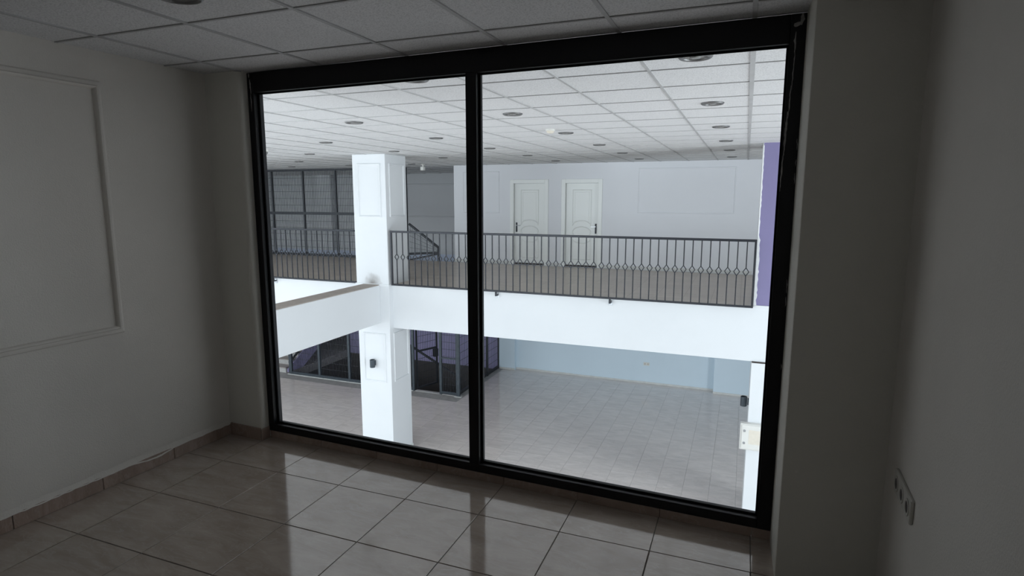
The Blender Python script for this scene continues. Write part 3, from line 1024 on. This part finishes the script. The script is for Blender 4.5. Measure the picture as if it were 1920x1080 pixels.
# gate standing open into the stair well
gt = empty('mesh_gate', (-8.10, CYL + 0.04, LO + 0.04), math.radians(68), label='narrow mesh gate standing open into the caged stair well', cat='gate')
GW, GHT = 0.74, 2.45
for x in (0.0, GW - 0.045):
    MB().box(x, x + 0.045, -0.02, 0.02, 0, GHT).build('stile', 'iron_dark', gt)
for z in (0.0, 1.02, GHT - 0.045):
    MB().box(0.045, GW - 0.045, -0.02, 0.02, z, z + 0.045).build('rail', 'iron_dark', gt)
wires(MB(), (0.045, 0), (GW - 0.045, 0), 0.045, 1.02, 0.06, 0.2).build('wire_panel', 'iron_dark', gt, kind='stuff')
wires(MB(), (0.045, 0), (GW - 0.045, 0), 1.065, GHT - 0.045, 0.06, 0.2).build('wire_panel', 'iron_dark', gt, kind='stuff')
MB().cbox(GW - 0.13, GW + 0.01, -0.04, 0.04, 0.78, 1.0, 0.006).build('lock_box', 'iron_dark', gt)
# stairs inside the cage: a stone flight up along the side, a handrail down into the dark
sc_ = empty('staircase', (0, 0, LO), label='speckled stone staircase rising behind the steel mesh cage', cat='stairs')
for k in range(12):
    y0 = 13.58 + 0.28 * k
    z1 = 0.165 * (k + 1)
    st_ = MB().box(-16.6, -12.60, y0, y0 + 0.30, z1 - 0.165, z1 - 0.03).build('step', 'granite', sc_)
    MB().cbox(-16.6, -12.59, y0 - 0.015, y0 + 0.30, z1 - 0.03, z1, 0.004).build('tread', 'granite_tread', st_)
mb = MB()
mb.raw([(x, 13.60 + a, b) for x in (-12.598, -12.56) for a, b in ((0.05, 0.10), (3.3, 2.03), (3.3, 1.55), (0.7, 0.0), (0.05, 0.0))],
       [(0, 1, 2, 3, 4), (9, 8, 7, 6, 5), (0, 5, 6, 1), (1, 6, 7, 2), (2, 7, 8, 3), (3, 8, 9, 4), (4, 9, 5, 0)])
mb.build('stringer', 'wall_purple_lit', sc_)
MB().bar((-12.52, 13.65, 0.30), (-12.52, 16.8, 2.1), 0.045).build('handrail', 'iron_dark', sc_)
hr = empty('basement_handrail', (0, 0, LO), label='dark tubular handrail descending into the stair well behind the gate', cat='handrail')
MB().bar((-8.9, 14.6, 0.95), (-7.25, 14.6, 0.12), 0.05).build('rail', 'iron_dark', hr)
MB().box(-7.30, -7.25, 14.575, 14.625, -3.0, 0.13).build('post', 'iron_dark', hr)
MB().box(-8.9, -8.85, 14.575, 14.625, -3.0, 0.94).build('post', 'iron_dark', hr)

# ------------------------------------------------------------------ things on the columns
def wall_lamp(loc, rz, label):
    l = empty('wall_lamp', loc, rz, label=label, cat='wall lamp')
    MB().cbox(-0.03, 0.03, -0.02, 0.0, -0.05, 0.05, 0.003).build('back_plate', 'lamp_dark', l)
    mb = MB()
    mb.lathe((0, -0.075, 0), [(0.044, -0.08), (0.050, -0.076), (0.050, 0.076), (0.046, 0.08), (0.038, 0.08), (0.036, 0.056)], 24)
    mb.build('cylinder_shade', 'lamp_dark', l, smooth=False)
    MB().lathe((0, -0.075, 0), [(0.036, 0.052), (0.036, 0.058)], 16).build('lens', 'lamp_glass', l)


wall_lamp((-6.68, CY0, -1.57), 0, 'dark cylindrical up-and-down lamp on the white square column')
wall_lamp((0.215, 9.9, -1.575), -math.pi / 2, 'dark cylindrical lamp on the side of the column with the electrical box')
bx = empty('electrical_box', (0.30, GB - 0.03, -2.06), label='white electrical box with a cream paper label on the lower column', cat='fuse box')
MB().cbox(-0.19, 0.22, -0.10, 0.0, -0.215, 0.21, 0.006).build('case', 'plastic_white', bx)
dr = MB().cbox(-0.165, 0.205, -0.112, -0.1005, -0.195, 0.195, 0.004).build('door', 'plastic_white', bx)
for z in (0.10, -0.10):
    MB().lathe((-0.125, -0.112, z), [(0.020, 0.0), (0.020, -0.006), (0.014, -0.008)], 14, 'y').build('latch', 'steel', dr)
MB().box(-0.06, 0.12, -0.1135, -0.1121, -0.11, 0.12).build('paper_label', 'paper_cream', dr)

# ------------------------------------------------------------------ ceiling fittings
ORD = ['first', 'second', 'third', 'fourth', 'fifth', 'sixth', 'seventh']
DL = {}


def downlight(x, y, label, group):
    if not DL:
        DL['ring'] = MB().lathe((0, 0, 0), [(0.096, 0.004), (0.096, -0.004), (0.088, -0.012), (0.076, -0.013), (0.070, -0.004), (0.070, 0.004)], 28).data('trim_ring', 'chrome', True)
        DL['cup'] = MB().lathe((0, 0, 0), [(0.0695, 0.003), (0.0695, -0.004), (0.055, -0.0015), (0.040, -0.004)], 28).data('reflector', 'lamp_glass', True)
        DL['bulb'] = MB().lathe((0, 0, 0), [(0.032, -0.003), (0.030, -0.009), (0.018, -0.013), (0.006, -0.014)], 18).data('bulb', 'lamp_glass', True)
    o = empty('ceiling_light', (x, y, H + 0.003), label=label, cat='ceiling light', group=group)
    for nm, k in (('trim_ring', 'ring'), ('reflector', 'cup'), ('bulb', 'bulb')):
        link(nm, DL[k], o)


downlight(GX - 3.5 * PITCH_T, GY - 1.5 * PITCH_T, 'round chrome downlight in the ceiling of the dim room', None)
for k in range(7):
    for m_ in range(6):
        x, y = GX - (0.5 + 3 * k) * PITCH_T, GY + (1.5 + 3 * m_) * PITCH_T
        p = project((x, y, H))
        if p is None or not (488 < p[0] < 1475 and p[1] > 88) or (k, m_) in ((2, 0), (4, 4), (3, 5)):
            continue
        downlight(x, y, f'round ceiling downlight, {ORD[m_]} from the window in the {ORD[k]} row from the purple pillar', 'hall downlights')
sd = empty('smoke_detector', (-2.20, 6.87, H + 0.004), label='small cream smoke detector on the hall ceiling between two downlights', cat='smoke detector')
MB().lathe((0, 0, 0), [(0.055, 0.0), (0.055, -0.018), (0.050, -0.022)], 20).build('base', 'plastic_white', sd)
MB().lathe((0, 0, 0), [(0.044, -0.022), (0.044, -0.036), (0.030, -0.048), (0.010, -0.050)], 20).build('sensor_head', 'paper_cream', sd)
ms_ = empty('motion_sensor', (-7.42, 13.0, H + 0.002), label='small white sensor hanging from the ceiling beside the column top', cat='sensor')
MB().lathe((0, 0, 0), [(0.05, 0.0), (0.05, -0.012), (0.018, -0.02), (0.018, -0.06)], 16).build('mount', 'plastic_white', ms_)
MB().cbox(-0.045, 0.045, -0.06, 0.03, -0.15, -0.06, 0.008).build('body', 'plastic_white', ms_)
dc = empty('dome_camera', (-7.66, 8.07, H + 0.004), label='small round dome camera on the hall ceiling close to the window jamb', cat='camera')
MB().lathe((0, 0, 0), [(0.07, 0.0), (0.07, -0.03), (0.06, -0.036)], 20).build('base', 'plastic_white', dc)
MB().lathe((0, 0, 0), [(0.052, -0.036), (0.046, -0.062), (0.028, -0.082), (0.008, -0.088)], 20).build('dome', 'lamp_glass', dc, smooth=True)
